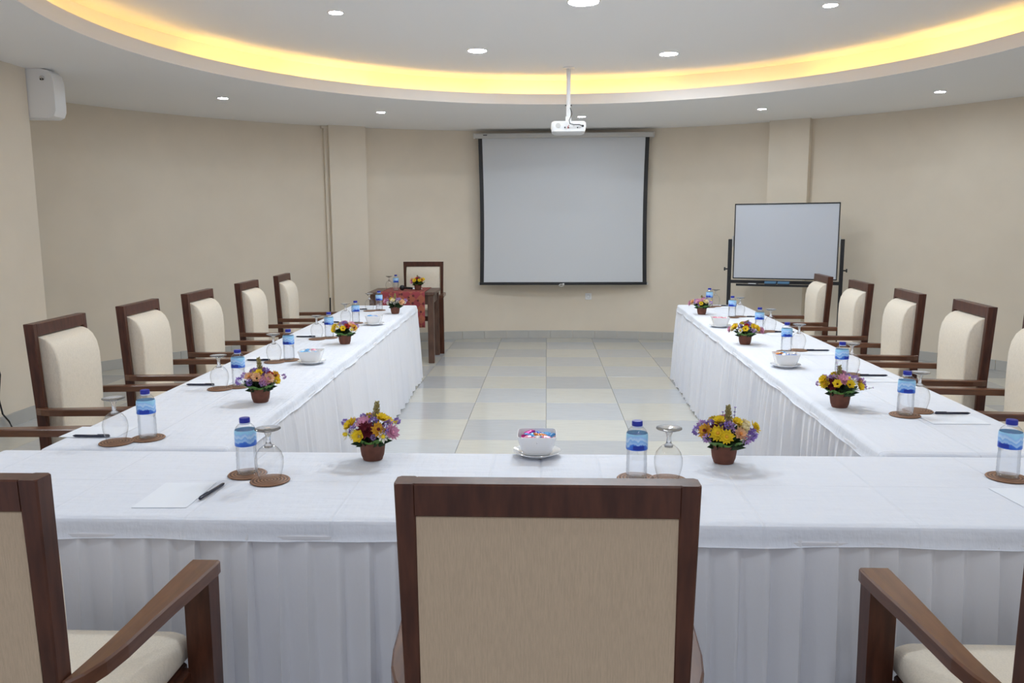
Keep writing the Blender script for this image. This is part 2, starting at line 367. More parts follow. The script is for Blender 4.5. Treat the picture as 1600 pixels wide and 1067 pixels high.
for (x, y, lb) in ((-3.09, 7.72, 'recessed lamp in the lower ceiling ring above the left chairs'), (-1.785, 8.755, 'recessed lamp in the lower ceiling ring near the left pilaster'),
                   (.39, 9.275, 'recessed lamp in the ceiling ring just right of the projector'), (2.28, 8.83, 'recessed lamp in the ceiling ring above the whiteboard'),
                   (3.66, 7.845, 'recessed lamp in the ceiling ring at the far right')):
    downlight(x, y, ZC, .043, lb, G2)
downlight(-3.13, 3.6, ZC, .05, 'recessed ceiling lamp added outside the picture to brighten the ring', G2)  # added lamp, out of view, lifts the left part of the ring ceiling
for a in (223, 250, 277, 304, 331, 357):
    downlight(VX+4.25*math.cos(math.radians(a)), VY+4.25*math.sin(math.radians(a)), ZC, .05, 'recessed ceiling lamp added outside the picture to brighten the ring', G2)
# amber tubes lying in the cove
tub = {}
for k in range(3):
    mb = MB(); mb.tube([(-.46, 0, .031), (.46, 0, .031)], .009, 10); tub[k] = mb.mesh('tube', 'lamp_amber_%d' % k, True)
mb = MB(); mb.box(-.5, .5, -.016, .016, 0, .02, .003); hs = mb.mesh('housing', 'white_plastic')
nt_ = 20
for k in range(nt_):
    a = 2*PI*(k+.35)/nt_
    t = thing('cove_lamp', 'amber tube lamp lying hidden in the ceiling cove', 'lamp', (VX+(RV+.068)*math.cos(a), VY+(RV+.068)*math.sin(a), ZC+.022+(.055 if k in (9, 10) else 0)), a+PI/2, 'amber tubes hidden in the cove')
    inst('housing', hs, t); inst('tube', tub[(0, 1, 0, 2, 0, 1)[k % 6]], t)

# ------------------------------------------------------------------ projector, screen, whiteboard, wall pieces
t = thing('projector', 'white ceiling projector with cables on its back panel', 'projector', (.205, 7.80, 2.36))
mb = MB(); 
def rrect(w, d, z, r, n=5):
    p = []
    for sx, sy, a0 in ((1, 1, 0), (-1, 1, 90), (-1, -1, 180), (1, -1, 270)):
        for k in range(n+1):
            a = math.radians(a0+90*k/n); p.append((sx*(w/2-r)+r*math.cos(a), sy*(d/2-r)+r*math.sin(a), z))
    return p
mb.loft([rrect(.27, .22, 0, .03), rrect(.315, .25, .012, .035), rrect(.335, .26, .06, .035), rrect(.33, .26, .095, .035), rrect(.30, .235, .108, .03)])
mb.build('body', 'white_plastic', t, True, (0, .13, 0))
mb = MB(); mb.lathe([(.023, 0), (.023, .003), (.018, .004), (.0, .004)], 20); mb.build('vent', 'light_grey_plastic', t, loc=(-.10, .0, .065), rot=(PI/2, 0, 0))
for x, z, wd, mt in ((-.035, .047, .012, 'black_plastic'), (.0, .045, .010, 'black_plastic'), (.085, .045, .011, 'black_plastic'), (.107, .045, .011, 'light_grey_plastic'), (.135, .06, .018, 'black_plastic'), (.05, .062, .008, 'light_grey_plastic')):
    mb = MB(); mb.box(-wd/2, wd/2, -.006, .004, -wd/2, wd/2, .001); mb.build('socket', mt, t, loc=(x, 0.002, z))
mb = MB(); mb.tube([(-.008, -.005, .04), (-.004, -.014, .056), (.002, -.008, .064)], .005, 6); mb.build('plug', 'red_wire', t)
mb = MB(); mb.tube([(.135, -.005, .06), (.10, -.02, .07), (.05, -.02, .07), (.012, -.02, .08), (.004, -.01, .11), (.03, .02, .17), (.028, .05, .20), (.015, .06, .235)], .004, 6); mb.build('cable', 'black_plastic', t, True)
mb = MB(); mb.tube([(0, .10, .20), (0, .10, ZU-2.36-.012)], .021, 14); mb.lathe([(.055, ZU-2.36-.012), (.055, ZU-2.36-.001)], 20, (0, .10, 0), True, True); mb.build('pole', 'white_plastic', t, True)
mb = MB(); mb.box(-.028, .028, .075, .125, .104, .16, .004); mb.box(-.02, .02, .08, .12, .16, .262, .003); mb.box(-.05, .05, .07, .2, .1, .112, .003); mb.build('bracket', 'white_plastic', t)
mb = MB()
for x in (-.026, .026): mb.lathe([(.006, -.006), (.006, .006)], 8, (x, .085, .262), True, True)
mb.build('bolt', 'dark_print', t)

t = thing('projection_screen', 'pulled-down projection screen with black borders on the curved wall', 'projection screen', (.208, 10.36, 0))
mb = MB(); mb.box(-1.13, 1.13, -.045, .045, 2.588, 2.648, .012); h = mb.build('housing', 'light_grey_plastic', t)
for s in (-1, 1): mb = MB(); mb.box(s*1.13-.014, s*1.13+.014, -.05, .05, 2.58, 2.653, .008); mb.build('end_cap', 'light_grey_plastic', h)
mb = MB(); mb.box(-.025, .025, -.0475, -.045, -.006, .006); mb.build('badge', 'dark_print', h, loc=(-.99, 0, 2.625))
for s in (-1, 1): mb = MB(); mb.box(s*.9-.03, s*.9+.03, .04, .115 if s < 0 else .09, 2.625, 2.64); mb.build('bracket', 'white_plastic', h)
def edge(z): q = (z-.74)/(2.59-.74); return 1.079-.014*math.sin(PI*q)*1.0+.004*q
zs = [.742+(2.60-.742)*k/24 for k in range(25)]
mb = MB(); v = []; f = []
for z in zs: e = edge(z)-.05+.0; v += [(-e, 0, z), (e, 0, z), (-e, .002, z), (e, .002, z)]
for k in range(24): f += [(4*k, 4*k+1, 4*k+5, 4*k+4), (4*k+2, 4*k+6, 4*k+7, 4*k+3)]
mb.add(v, f); mb.build('cloth', 'screen_cloth', t)
for s in (-1, 1):
    mb = MB(); v = []; f = []
    for z in zs: e = edge(z); v += [(s*(e-.0505), -.001, z), (s*e, -.001, z), (s*e, .003, z), (s*(e-.0505), .003, z)]
    for k in range(24):
        for j in range(4): f.append((4*k+j, 4*k+(j+1) % 4, 4*k+4+(j+1) % 4, 4*k+4+j))
    mb.add(v, f); mb.build('black_border', 'black_metal', t)
mb = MB(); mb.box(-1.085, 1.085, -.012, .014, .728, .764, .005); mb.build('bottom_bar', 'black_metal', t)
for s in (-1, 1): mb = MB(); mb.box(s*1.09-.008, s*1.09+.008, -.013, .015, .73, .762, .003); mb.build('bar_cap', 'light_grey_plastic', t)
mb = MB(); mb.tube([(.03*math.cos(a)-.02, -.02, .725+.014*math.sin(a)) for a in [2*PI*k/16 for k in range(17)]], .004, 6); mb.box(-.004, .018, -.03, -.012, .73, .75, .003); mb.build('pull_handle', 'white_plastic', t)

t = thing('wall_socket', 'small white wall socket under the projection screen', 'socket', (.55, 10.575, .56))
mb = MB(); mb.box(-.042, .042, -.012, .02, -.042, .042, .005); mb.build('plate', 'white_plastic', t)
mb = MB(); mb.lathe([(.024, 0), (.024, .003), (.02, .003), (.018, -.004), (0, -.004)], 20); mb.build('recess', 'light_grey_plastic', t, loc=(0, -.012, 0), rot=(PI/2, 0, 0))

A = Vector((2.135, 9.27, 0)); B = Vector((3.175, 8.88, 0)); wl = (B-A).length; ang = math.atan2(B.y-A.y, B.x-A.x)
t = thing('whiteboard', 'blank whiteboard on a black wheeled stand by the far pilaster', 'whiteboard', ((A.x+B.x)/2, (A.y+B.y)/2, 0), ang)
hw = wl/2; bz0, bz1 = .876, 1.722
mb = MB(); mb.box(-hw+.008, hw-.008, -.008, .010, bz0+.008, bz1-.008); pn = mb.build('board', 'board_white', t)
for n_, bx in (('frame_top', (-hw, hw, -.014, .014, bz1-.013, bz1)), ('frame_bottom', (-hw, hw, -.014, .014, bz0, bz0+.013)), ('frame_side', (-hw, -hw+.011, -.014, .014, bz0, bz1)), ('frame_side', (hw-.011, hw, -.014, .014, bz0, bz1))):
    mb = MB(); mb.box(*bx, .003); mb.build(n_, 'black_metal', t)
for s in (-1, 1):
    mb = MB(); mb.box(s*(hw+.04)-.02, s*(hw+.04)+.02, -.02, .02, .07, 1.325, .004); p = mb.build('post', 'black_metal', t)
    mb = MB(); mb.box(s*(hw+.011)-.008, s*(hw+.011)+.008, -.010, .010, 1.24, 1.36, .003); mb.build('hinge', 'light_grey_plastic', p)
    mb = MB(); mb.tube([(s*(hw+.06), 0, .985), (s*(hw+.09), 0, .985)], .008, 8); mb.tube([(s*(hw+.085), 0, .985), (s*(hw+.10), 0, .985)], .02, 10); mb.build('knob', 'black_plastic', p)
    mb = MB(); mb.box(s*(hw+.04)-.02, s*(hw+.04)+.02, -.26, .26, .06, .09, .004); mb.build('foot', 'black_metal', t)
    for y in (-.24, .24):
        mb = MB(); mb.tube([(s*(hw+.04)-.012, y, .028), (s*(hw+.04)+.012, y, .028)], .028, 16); mb.box(s*(hw+.04)-.016, s*(hw+.04)+.016, y-.01, y+.01, .03, .065); mb.build('caster', 'black_plastic', t)
mb = MB(); mb.box(-hw-.03, hw+.03, -.02, .012, .825, .862, .003); mb.build('crossbar', 'black_metal', t)
mb = MB(); mb.box(-hw+.05, hw-.12, -.09, -.015, .80, .812, .002); mb.box(-hw+.05, hw-.12, -.092, -.088, .80, .825, .001); mb.build('pen_tray', 'black_metal', t)
Rz = Matrix.Rotation(ang, 4, 'Z'); base = Vector(t.location)
def onboard(x, y, z): return base+(Rz @ Vector((x, y, z)))
for x, lb in ((-.135, 'blue board eraser on the whiteboard tray, left of the pair'), (.005, 'blue board eraser on the whiteboard tray, right of the pair')):
    e = thing('board_eraser', lb, 'eraser', onboard(x, -.05, .812), ang, 'erasers on the whiteboard tray')
    mb = MB(); mb.box(-.062, .062, -.025, .025, 0, .016, .003); mb.build('felt', 'dark_print', e)
    mb = MB(); mb.box(-.064, .064, -.027, .027, .016, .042, .005); mb.build('body', 'eraser_blue', e)
e = thing('marker_pen', 'white marker pen lying on the whiteboard tray', 'marker', onboard(-.33, -.05, .812), ang)
mb = MB(); mb.tube([(-.045, 0, .009), (.045, 0, .009)], .009, 10); mb.build('barrel', 'white_plastic', e, True)
mb = MB(); mb.tube([(.04, 0, .0095), (.065, 0, .0095)], .0095, 10); mb.build('cap', 'dark_print', e, True)

t = thing('wall_speaker', 'white rounded box mounted high at the end of the left wall', 'speaker', (-3.975, 6.30, 2.33))
mb = MB()
pr = [(-.13, 0), (.11, -.005), (.142, .012), (.158, .05), (.160, .10), (.158, .27), (.145, .33), (.115, .36), (.06, .372), (-.13, .372)]
mb.loft([[(x*.98, -.072, .006+z*.98) for x, z in pr], [(x, -.06, z) for x, z in pr], [(x, .06, z) for x, z in pr], [(x*.98, .072, .006+z*.98) for x, z in pr]]); mb.build('cabinet', 'white_plastic', t, True, angle=35)
mb = MB(); mb.lathe([(.02, 0), (.02, .006), (.012, .008), (0, .008)], 18); bd = mb.build('badge', 'chrome', t, True, loc=(.07, -.072, .30), rot=(PI/2, 0, 0))
mb = MB(); mb.box(-.014, -.004, -.016, -.004, .008, .010); mb.box(.004, .014, -.016, -.004, .008, .010); mb.build('badge_mark', 'black_plastic', bd)

o = MB().tube([(-4.015, 5.30, .50), (-4.01, 5.36, .58), (-4.005, 5.45, .60), (-4.0, 5.545, .54), (-3.99, 5.56, .42), (-3.99, 5.52, .25), (-3.985, 5.54, .13), (-3.985, 5.60, .06), (-3.98, 5.62, .008)], .006, 6).build('power_cable', 'black_plastic', None, True)
tag(o, 'thin black cable hanging down the flat left wall', 'cable')
a = math.radians(27.2); d = Vector((math.cos(a), math.sin(a), 0))
pc = Vector((-2.43, 9.86, 0))-d*.255
t = thing('cable_conduit', 'beige cable conduit running up beside the left pilaster', 'conduit', (pc.x, pc.y+.02, 0), a)
mb = MB(); mb.box(-.022, .022, .06, .14, .12, ZC-.002, .003); mb.build('duct', 'wall_paint', t)
mb = MB(); mb.box(-.05, .025, .05, .14, ZC-.035, ZC-.002, .003); mb.build('end_box', 'wall_paint', t)
o = MB().tube([(pc.x-.02, pc.y-.02, .62), (pc.x-.022, pc.y-.03, .35), (pc.x-.03, pc.y-.05, .12), (pc.x-.05, pc.y-.12, .012), (pc.x-.2, pc.y-.25, .008), (pc.x-.35, pc.y-.2, .008)], .009, 6).build('power_cable', 'black_plastic', None, True)
tag(o, 'black cable dropping from the conduit at the left pilaster', 'cable')

# ------------------------------------------------------------------ tables, cloths, skirts
TH = .73
rs = random.Random(11)
def oriented(p0, p1, wd):
    d = (Vector(p1)-Vector(p0)); l = d.length; return (Vector(p0)+Vector(p1))/2, l, math.atan2(d.y, d.x)
def make_table(p0, p1, wd, sides, label, cloth_label, grp):
    """table along p0->p1 (centre line); sides: which of n,e,s,w (local +y,+x,-y,-x) carry a skirt"""
    c, l, a = oriented(p0, p1, wd); hl, hwid = l/2, wd/2
    t = thing('banquet_table', label, 'table', (c.x, c.y, 0), a, grp)
    MB().box(-hl+.012, hl-.012, -hwid+.012, hwid-.012, TH-.03, TH-.003, .004).build('tabletop', 'wood_table', t)
    for sx in (-1, 1):
        for sy in (-1, 1):
            MB().box(sx*(hl-.11)-.02, sx*(hl-.11)+.02, sy*(hwid-.11)-.02, sy*(hwid-.11)+.02, 0, TH-.03, .003).build('leg', 'black_metal', t)
    for s in sides:
        if s in 'ns': ln, off, rot = l, hwid, (0 if s == 's' else PI)
        else: ln, off, rot = wd, hl, (PI/2 if s == 'e' else -PI/2)
        mb = MB(); st = .0075; n = max(8, int(ln/st)); rows = [.693, .66, .60, .50, .38, .26, .14, .05, .018]
        # knife pleats of uneven width
        pos = [0.0]; lean = []
        while pos[-1] < ln: pos.append(pos[-1]+rs.uniform(.058, .088)); lean.append((rs.uniform(.75, 1.3), rs.uniform(-.012, .012)))
        grid = []
        for z in rows:
            q = 1-(z/.693); row = []
            for i in range(n+1):
                x = ln*i/n; k = max(j for j in range(len(pos)) if pos[j] <= x+1e-6); k = min(k, len(lean)-1)
                fr = (x-pos[k])/(pos[k+1]-pos[k]); am, dx = lean[k]
                prof = fr/.88 if fr < .88 else (1-fr)/.12
                prof = max(0.0, prof)**1.4
                o_ = (.007+.037*q**.6)*am*prof + .012*q + .004*math.sin(x*5+k*.7)*q
                o_ *= min(1.0, max(0.0, min(x, ln-x)/.03))
                row.append(((x-ln/2)*(1+.03/ln)+dx*q*math.sin(PI*min(1, fr)), -off-.002-o_, z+(.006*math.sin(k*2.1) if z < .03 else 0)))
            grid.append(row)
        v = [p for r_ in grid for p in r_]; f = []
        for r_ in range(len(rows)-1):
            for i in range(n): f.append((r_*(n+1)+i, (r_+1)*(n+1)+i, (r_+1)*(n+1)+i+1, r_*(n+1)+i+1))
        mb.add(v, f); o = mb.build('table_skirt', 'skirt_linen', t, True, angle=60); o.rotation_euler = (0, 0, rot)
        MB().box(-ln/2, ln/2, -off-.011, -off+.002, .676, .690, .003).build('skirt_band', 'skirt_linen', t, rot=(0, 0, rot))
    # the cloth: flat top, rounded edge, short hanging hem
    mb = MB(); n = int((2*l+2*wd)/.03); 
    def ringpts(off, z, r, wob):
        p = []
        W, D = l+2*off, wd+2*off; cr = max(.004, r)
        segs = []
        for sx, sy, a0 in ((1, 1, 0), (-1, 1, 90), (-1, -1, 180), (1, -1, 270)):
            for k in range(5): aa = math.radians(a0+90*k/4); segs.append((sx*(W/2-cr)+cr*math.cos(aa), sy*(D/2-cr)+cr*math.sin(aa)))
        # subdivide the straight runs
        m = len(segs)
        for i in range(m):
            x0, y0 = segs[i]; x1, y1 = segs[(i+1) % m]; dd = math.hypot(x1-x0, y1-y0); kk = 40 if dd > .2 else 1
            for j in range(kk):
                x, y = x0+(x1-x0)*j/kk, y0+(y1-y0)*j/kk
                ph = x*4.1+y*5.3
                wv = wob*(math.sin(ph*3.1)+.6*math.sin(ph*7.7+1)); dl = math.hypot(x, y)
                nx, ny = (0, math.copysign(1, y)) if abs(abs(y)-D/2) < abs(abs(x)-W/2) else (math.copysign(1, x), 0)
                p.append((x+nx*wv, y+ny*wv, z+wob*.8*math.sin(ph*2.3)))
        return p
    fl = 1.0
    rings = [ringpts(-.02, TH, .004, 0), ringpts(-.006, TH-.0008, .008, 0), ringpts(.004, TH-.006, .012, .0004), ringpts(.008, TH-.014, .014, .0012), ringpts(.011, TH-.032, .016, .003), ringpts(.013, TH-.050, .016, .0035), ringpts(.017, TH-.053, .018, .0035), ringpts(.013, TH-.056, .016, .0035)]
    mb.loft(rings, cap0=True, cap1=False)
    o = mb.build('tablecloth', 'table_linen', None, True, (c.x, c.y, 0), (0, 0, a), 60)
    tag(o, cloth_label, 'tablecloth', 'white tablecloths')
    return t
gt = 'skirted conference tables'
yn = 2.235
make_table((-1.835, yn), (-.021, yn), .615, 'nsw', 'front table with pleated white skirt, left half, in front of the viewer', 'white cloth on the left half of the front table', gt)
make_table((-.017, yn), (1.86, yn), .615, 'nse', 'front table with pleated white skirt, right half, in front of the viewer', 'white cloth on the right half of the front table', gt)
def lerp(a, b, t): return (a[0]+(b[0]-a[0])*t, a[1]+(b[1]-a[1])*t)
la, lb_ = (-1.405, 2.572), (-1.572, 7.60); ra, rb = (1.405, 2.572), (1.555, 7.64)
ORD = ('nearest', 'middle', 'farthest')
for k, (y0, y1) in enumerate(((2.574, 4.13), (4.134, 5.90), (5.904, 7.60))):
    f = lambda y: lerp(la, lb_, (y-la[1])/(lb_[1]-la[1]))
    make_table(f(y0), f(y1), .625, 'nse' if k == 2 else 'ns', ORD[k]+' skirted table of the left row', 'white cloth on the %s table of the left row' % ORD[k], gt)
for k, (y0, y1) in enumerate(((2.574, 4.13), (4.134, 5.82), (5.824, 7.64))):
    f = lambda y: lerp(ra, rb, (y-ra[1])/(rb[1]-ra[1]))
    make_table(f(y0), f(y1), .605, 'nse' if k == 2 else 'ns', ORD[k]+' skirted table of the right row', 'white cloth on the %s table of the right row' % ORD[k], gt)

# ------------------------------------------------------------------ chairs (local +y is the way the sitter looks)
def make_chair():
    t = thing('armchair', 'x', 'chair', group='cream upholstered wooden armchairs')
    pl = [(0, -.285), (.20, -.262), (.45, -.246), (.68, -.250), (1.06, -.268)]     # z, y of the post centre
    def py(z):
        for (z0, y0), (z1, y1) in zip(pl, pl[1:]):
            if z <= z1: return y0+(y1-y0)*(z-z0)/(z1-z0)
        return pl[-1][1]
    hw_ = .245
    for s in (-1, 1):
        rings = []
        for z in (0, .1, .2, .33, .45, .56, .68, .87, 1.058, 1.06):
            y = py(z); xo = s*(hw_-.018*(1.06-max(z, .5))); xi = s*(hw_-.034); d = .021
            b = .003 if z < 1.06 else .006
            rings.append([(xi, y-d+b, z), (xi+s*b, y-d, z), (xo-s*b, y-d, z), (xo, y-d+b, z), (xo, y+d-b, z), (xo-s*b, y+d, z), (xi+s*b, y+d, z), (xi, y+d-b, z)])
        MB().loft(rings).build('back_post', 'wood', t)
    def tilted(x0, x1, z0, z1, d0, d1, name, m, b=.003):
        v0, v1 = py(z0), py(z1); rings = []
        for q, i in ((0, b), (b/(z1-z0), 0), (1-b/(z1-z0), 0), (1, b)):
            z = z0+(z1-z0)*q; y = v0+(v1-v0)*q; rings.append([(x0, y+d0+i, z), (x1, y+d0+i, z), (x1, y+d1-i, z), (x0, y+d1-i, z)])
        return MB().loft(rings).build(name, m, t)
    tilted(-hw_+.033, hw_-.033, 1.004, 1.06, -.021, .021, 'top_rail', 'wood')
    tilted(-hw_+.033, hw_-.033, .47, .515, -.018, .018, 'lower_rail', 'wood')
    tilted(-hw_+.034, hw_-.034, .514, 1.0045, -.017, .002, 'back_panel', 'back_fabric')
    # front cushion of the back: bulges out below the top rail
    pf = [(1.000, .004), (.998, .022), (.988, .044), (.966, .066), (.93, .082), (.88, .089), (.80, .088), (.70, .082), (.62, .078), (.55, .078), (.51, .078)]
    prof = [(z, py(z)+d) for z, d in pf]+[(.51, py(.51)+.002), (.60, py(.6)+.002), (.8, py(.8)+.002), (.99, py(.99)+.002)]
    cy_, cz_ = sum(p[1] for p in prof)/len(prof), sum(p[0] for p in prof)/len(prof)
    rings = []
    for x, k in ((-.201, .90), (-.198, .96), (-.190, 1), (0, 1.006), (.190, 1), (.198, .96), (.201, .90)):
        rings.append([(x, py(z)+(y-py(z))*k, cz_+(z-cz_)*(1-(1-k)*.12)) for z, y in prof])
    MB().loft(rings).build('back_cushion', 'cream_fabric', t, True, angle=50)
    # seat
    MB().box(-.225, .225, -.235, .225, .385, .445, .004).build('seat_frame', 'wood', t)
    def sr(i, z): return [(x, y+.03, z) for x, y, _ in rrect(.455-2*i, .50-2*i, 0, .03)]
    def seat_ring(i, z):
        return [(x, y+.012, z) for x, y, _ in rrect(.456-2*i, .50-2*i, 0, .035, 4)]
    MB().loft([seat_ring(.012, .445), seat_ring(.002, .456), seat_ring(0, .478), seat_ring(.004, .498), seat_ring(.016, .510), seat_ring(.05, .517), seat_ring(.12, .52)]).build('seat_cushion', 'cream_fabric', t, True, angle=60)
    # arms: planks that sweep in to the posts at the back
    for s in (-1, 1):
        path = [(.252, .237, .306), (.238, .236, .307), (.14, .236, .302), (.04, .238, .294), (-.06, .241, .289), (-.13, .2415, .286), (-.19, .240, .278), (-.235, .238, .264), (-.262, .236, .248)]
        rings = []
        for y, xi, xo in path:
            b = .004
            rings.append([(s*xi, y, .660), (s*xo, y, .660), (s*xo, y, .690-b), (s*(xo-b), y, .690), (s*(xi+b), y, .690), (s*xi, y, .690-b)])
        MB().loft(rings).build('arm', 'wood_arm', t)
        rings = [[(s*.242, y0, z), (s*.302, y0, z), (s*.302, y1, z), (s*.242, y1, z)] for z, y0, y1 in ((0, .190, .228), (.30, .190, .238), (.661, .192, .248))]
        MB().loft(rings).build('front_leg', 'wood', t)
        MB().box(s*.232-.014, s*.232+.014, -.2, .21, .395, .44, .003).build('side_rail', 'wood', t)
    return t
proto = make_chair(); first = [True]
def chair(x, y, rz, label, group):
    o = proto if first[0] else copy_tree(proto); first[0] = False
    o.location = (x, y, 0); o.rotation_euler = (0, 0, rz); o['label'] = label; o['group'] = group
gl, gr_ = 'armchairs along the left row of tables', 'armchairs along the right row of tables'
chair(0, 1.51, .0, 'wooden armchair seen from behind, centre of the front table', 'armchairs at the front table')
chair(-1.078, 1.51, .0, 'wooden armchair cut by the left picture edge in the foreground', 'armchairs at the front table')
chair(1.022, 1.515, 0, 'wooden armchair cut by the right picture edge in the foreground', 'armchairs at the front table')
for k, (x, y, lb) in enumerate(((-2.02, 2.72, 'armchair left of the table whose back is cut off, only its arm shows'),
        (-1.992, 3.60, 'nearest cream armchair on the left side whose back shows'), (-2.02, 4.40, 'second cream armchair back from the front on the left side'),
        (-2.03, 5.19, 'third and middle cream armchair back on the left side'), (-2.06, 6.14, 'fourth cream armchair back on the left side'), (-2.10, 7.10, 'farthest cream armchair on the left side near the pilaster'))):
    chair(x-.012, y, -PI/2+(.05, .10, .09, .08, .07, .10)[k], lb, gl)
for k, (x, y, lb) in enumerate(((1.99, 2.95, 'armchair at the right, nearest, mostly outside the picture'), (1.99, 3.60, 'cream armchair cut by the right picture edge beside the table'), (2.02, 4.34, 'cream armchair at the right, nearest with its whole back in view'),
        (2.035, 5.13, 'second cream armchair at the right counted from the near one'), (2.07, 6.00, 'third cream armchair at the right, next to the farthest one'), (2.075, 6.82, 'farthest cream armchair at the right, in front of the whiteboard'))):
    if k == 0: continue
    chair(x-.024, y, PI/2-(0, .10, .13, .12, .09, .10)[k], lb, gr_)
chair(-1.508, 9.46, PI, 'armchair behind the small dark wooden presenter table', 'presenter seat')

# ------------------------------------------------------------------ presenter's table
t = thing('presenter_table', 'dark wooden presenter table with a red runner, far left', 'table', (-1.585, 8.86, 0), math.radians(2))
MB().box(-.365, .365, -.335, .33, .748, .78, .004).build('tabletop', 'wood_table', t)
for sx in (-1, 1):
    for sy in (-1, 1): MB().box(sx*.315-.033, sx*.315+.033, sy*.285-.033, sy*.285+.033, 0, .748, .004).build('leg', 'wood_table', t)
for s in (-1, 1):
    MB().box(s*.32-.012, s*.32+.012, -.255, .255, .645, .748, .002).build('apron', 'wood_table', t)
    MB().box(-.285, .285, s*.29-.012, s*.29+.012, .645, .748, .002).build('apron', 'wood_table', t)
mb = MB(); v = []; f = []; nx = 40
path = [(.34, .60), (.336, .70), (.336, .778), (.328, .7835), (.31, .7835), (-.31, .7835), (-.335, .7835), (-.343, .775), (-.345, .70), (-.349, .6), (-.352, .5), (-.355, .40)]
for j, (y, z) in enumerate(path):
    for i in range(nx+1):
        x = -.222+.48*i/nx; hang = max(0, .77-z) if y < 0 else 0
        v.append((x, y-.018*hang*math.sin(i*.55)-.004*hang, z+.002*(j % 2)*0))
for j in range(len(path)-1):
    for i in range(nx): f.append((j*(nx+1)+i, j*(nx+1)+i+1, (j+1)*(nx+1)+i+1, (j+1)*(nx+1)+i))
mb.add(v, f); o = mb.build('table_runner', 'batik', None, True, (-1.585, 8.86, 0), (0, 0, math.radians(2)), 60)
sm = o.modifiers.new('thick', 'SOLIDIFY'); sm.thickness = .0015; sm.offset = 1
tag(o, 'red patterned batik runner hanging over the presenter table', 'table runner')
PT = .787

# ------------------------------------------------------------------ things on the tables
mb = MB(); mb.lathe([(0, 0), (.054, 0), (.0575, .0025), (.055, .005), (0, .0045)], 40); coaster_me = mb.mesh('rattan_coaster', 'rattan', True, 50)
n_b = 28
mb = MB(); mb.lathe([(0, .006), (.020, .002), (.026, .0005), (.029, .004), (.0305, .012), (.0305, .026), (.0295, .031), (.0305, .036), (.0305, .046), (.0293, .051), (.0303, .056), (.0300, .066), (.0290, .074), (.0300, .084), (.0312, .090), (.0312, .128), (.0300, .136), (.0265, .144), (.0200, .151), (.0145, .155), (.0135, .157), (.0135, .164)], n_b); body_me = mb.mesh('bottle_body', 'bottle_plastic', True, 60)
mb = MB(); mb.lathe([(0, .0075), (.019, .0035), (.0255, .002), (.0280, .005), (.0292, .013), (.0292, .046), (.0285, .052), (.0290, .064), (.0280, .074), (.0288, .084), (.0300, .092), (.0300, .122), (0, .122)], n_b); water_me = mb.mesh('water', 'bottle_water', True, 60)
mb = MB(); mb.lathe([(.0316, .0885), (.0318, .0895), (.0318, .1285), (.0306, .136)], n_b); lab_me = mb.mesh('bottle_wrap', 'bottle_print', True, 60)
mb = MB(); rr = .0321
mb.loft([[(rr*math.cos(a), rr*math.sin(a), z) for z in (.0915, .1035)] for a in [math.radians(-30+60*k/8) for k in range(9)]], cap0=False, cap1=False, closed=False); emb_me = mb.mesh('emblem', 'emblem_blue', True)
mb = MB()
rings = []
for z, r in ((.157, .0150), (.1585, .0155), (.169, .0153), (.1715, .0142), (.172, .010)):
    rings.append([((r+(.0003 if k % 2 else -.0002))*math.cos(2*PI*k/48), (r+(.0003 if k % 2 else -.0002))*math.sin(2*PI*k/48), z) for k in range(48)])
mb.loft(rings); cap_me = mb.mesh('cap', 'cap_blue', True, 50)
mb = MB(); mb.lathe([(.0150, .1525), (.0156, .1535), (.0156, .1560), (.0150, .1565)], 28); cring_me = mb.mesh('neck_ring', 'cap_ring', True)
# upside-down goblet: rim on the coaster, foot at the top
mb = MB()
mb.lathe([(.0300, 0), (.0340, .016), (.0388, .034), (.0412, .050), (.0405, .066), (.0355, .082), (.0270, .094), (.0170, .102), (.0110, .106)], 36)
gob_bowl = mb.mesh('bowl', 'clear_glass', True, 60)
mb = MB(); mb.lathe([(0, .096), (.012, .0975), (.0125, .103), (.0088, .108), (.0068, .114), (.0062, .124), (.0072, .133), (.0105, .140), (.0110, .144), (0, .144)], 28); gob_stem = mb.mesh('stem', 'solid_glass', True, 60)
mb = MB(); mb.lathe([(0, .1435), (.0120, .1435), (.0240, .1470), (.0345, .1505), (.0372, .1525), (.0368, .1545), (.0300, .1550), (.0140, .1535), (0, .1525)], 36); gob_foot = mb.mesh('foot', 'solid_glass', True, 60)
paper_me = MB().box(-.074, .074, -.105, .105, 0, .0012).mesh('note_sheet', 'paper')
def curl_sheet(nm):
    return paper_me
pen_b = MB().tube([(-.068, 0, .0048), (-.066, 0, .0048), (-.058, 0, .0048), (.02, 0, .0048), (.066, 0, .0048), (.068, 0, .0048)], [.0008, .0018, .0046, .0048, .0048, .003], 10).mesh('barrel', 'pen_navy', True, 40)
pen_c = MB().box(.024, .066, -.0014, .0014, .0096, .0112, .0005).mesh('clip', 'pen_grip')
WORD = ('first', 'second', 'third', 'fourth', 'fifth', 'last')
def coaster(x, y, z, lb): 
    o = inst('rattan_coaster', coaster_me, None, (x, y, z), (0, 0, rs.uniform(0, 6))); tag(o, lb, 'coaster', 'woven rattan coasters')
def bottle(x, y, z, rz, lb):
    t = thing('water_bottle', lb, 'bottle', (x, y, z), rz, 'small water bottles')
    inst('bottle_body', body_me, t); inst('water', water_me, t); w_ = inst('bottle_wrap', lab_me, t); inst('emblem', emb_me, w_)
    c_ = inst('cap', cap_me, t); inst('neck_ring', cring_me, c_)
def goblet(x, y, z, lb):
    t = thing('goblet', lb, 'glass', (x, y, z), 0, 'upturned goblets')
    inst('bowl', gob_bowl, t); inst('stem', gob_stem, t); inst('foot', gob_foot, t)
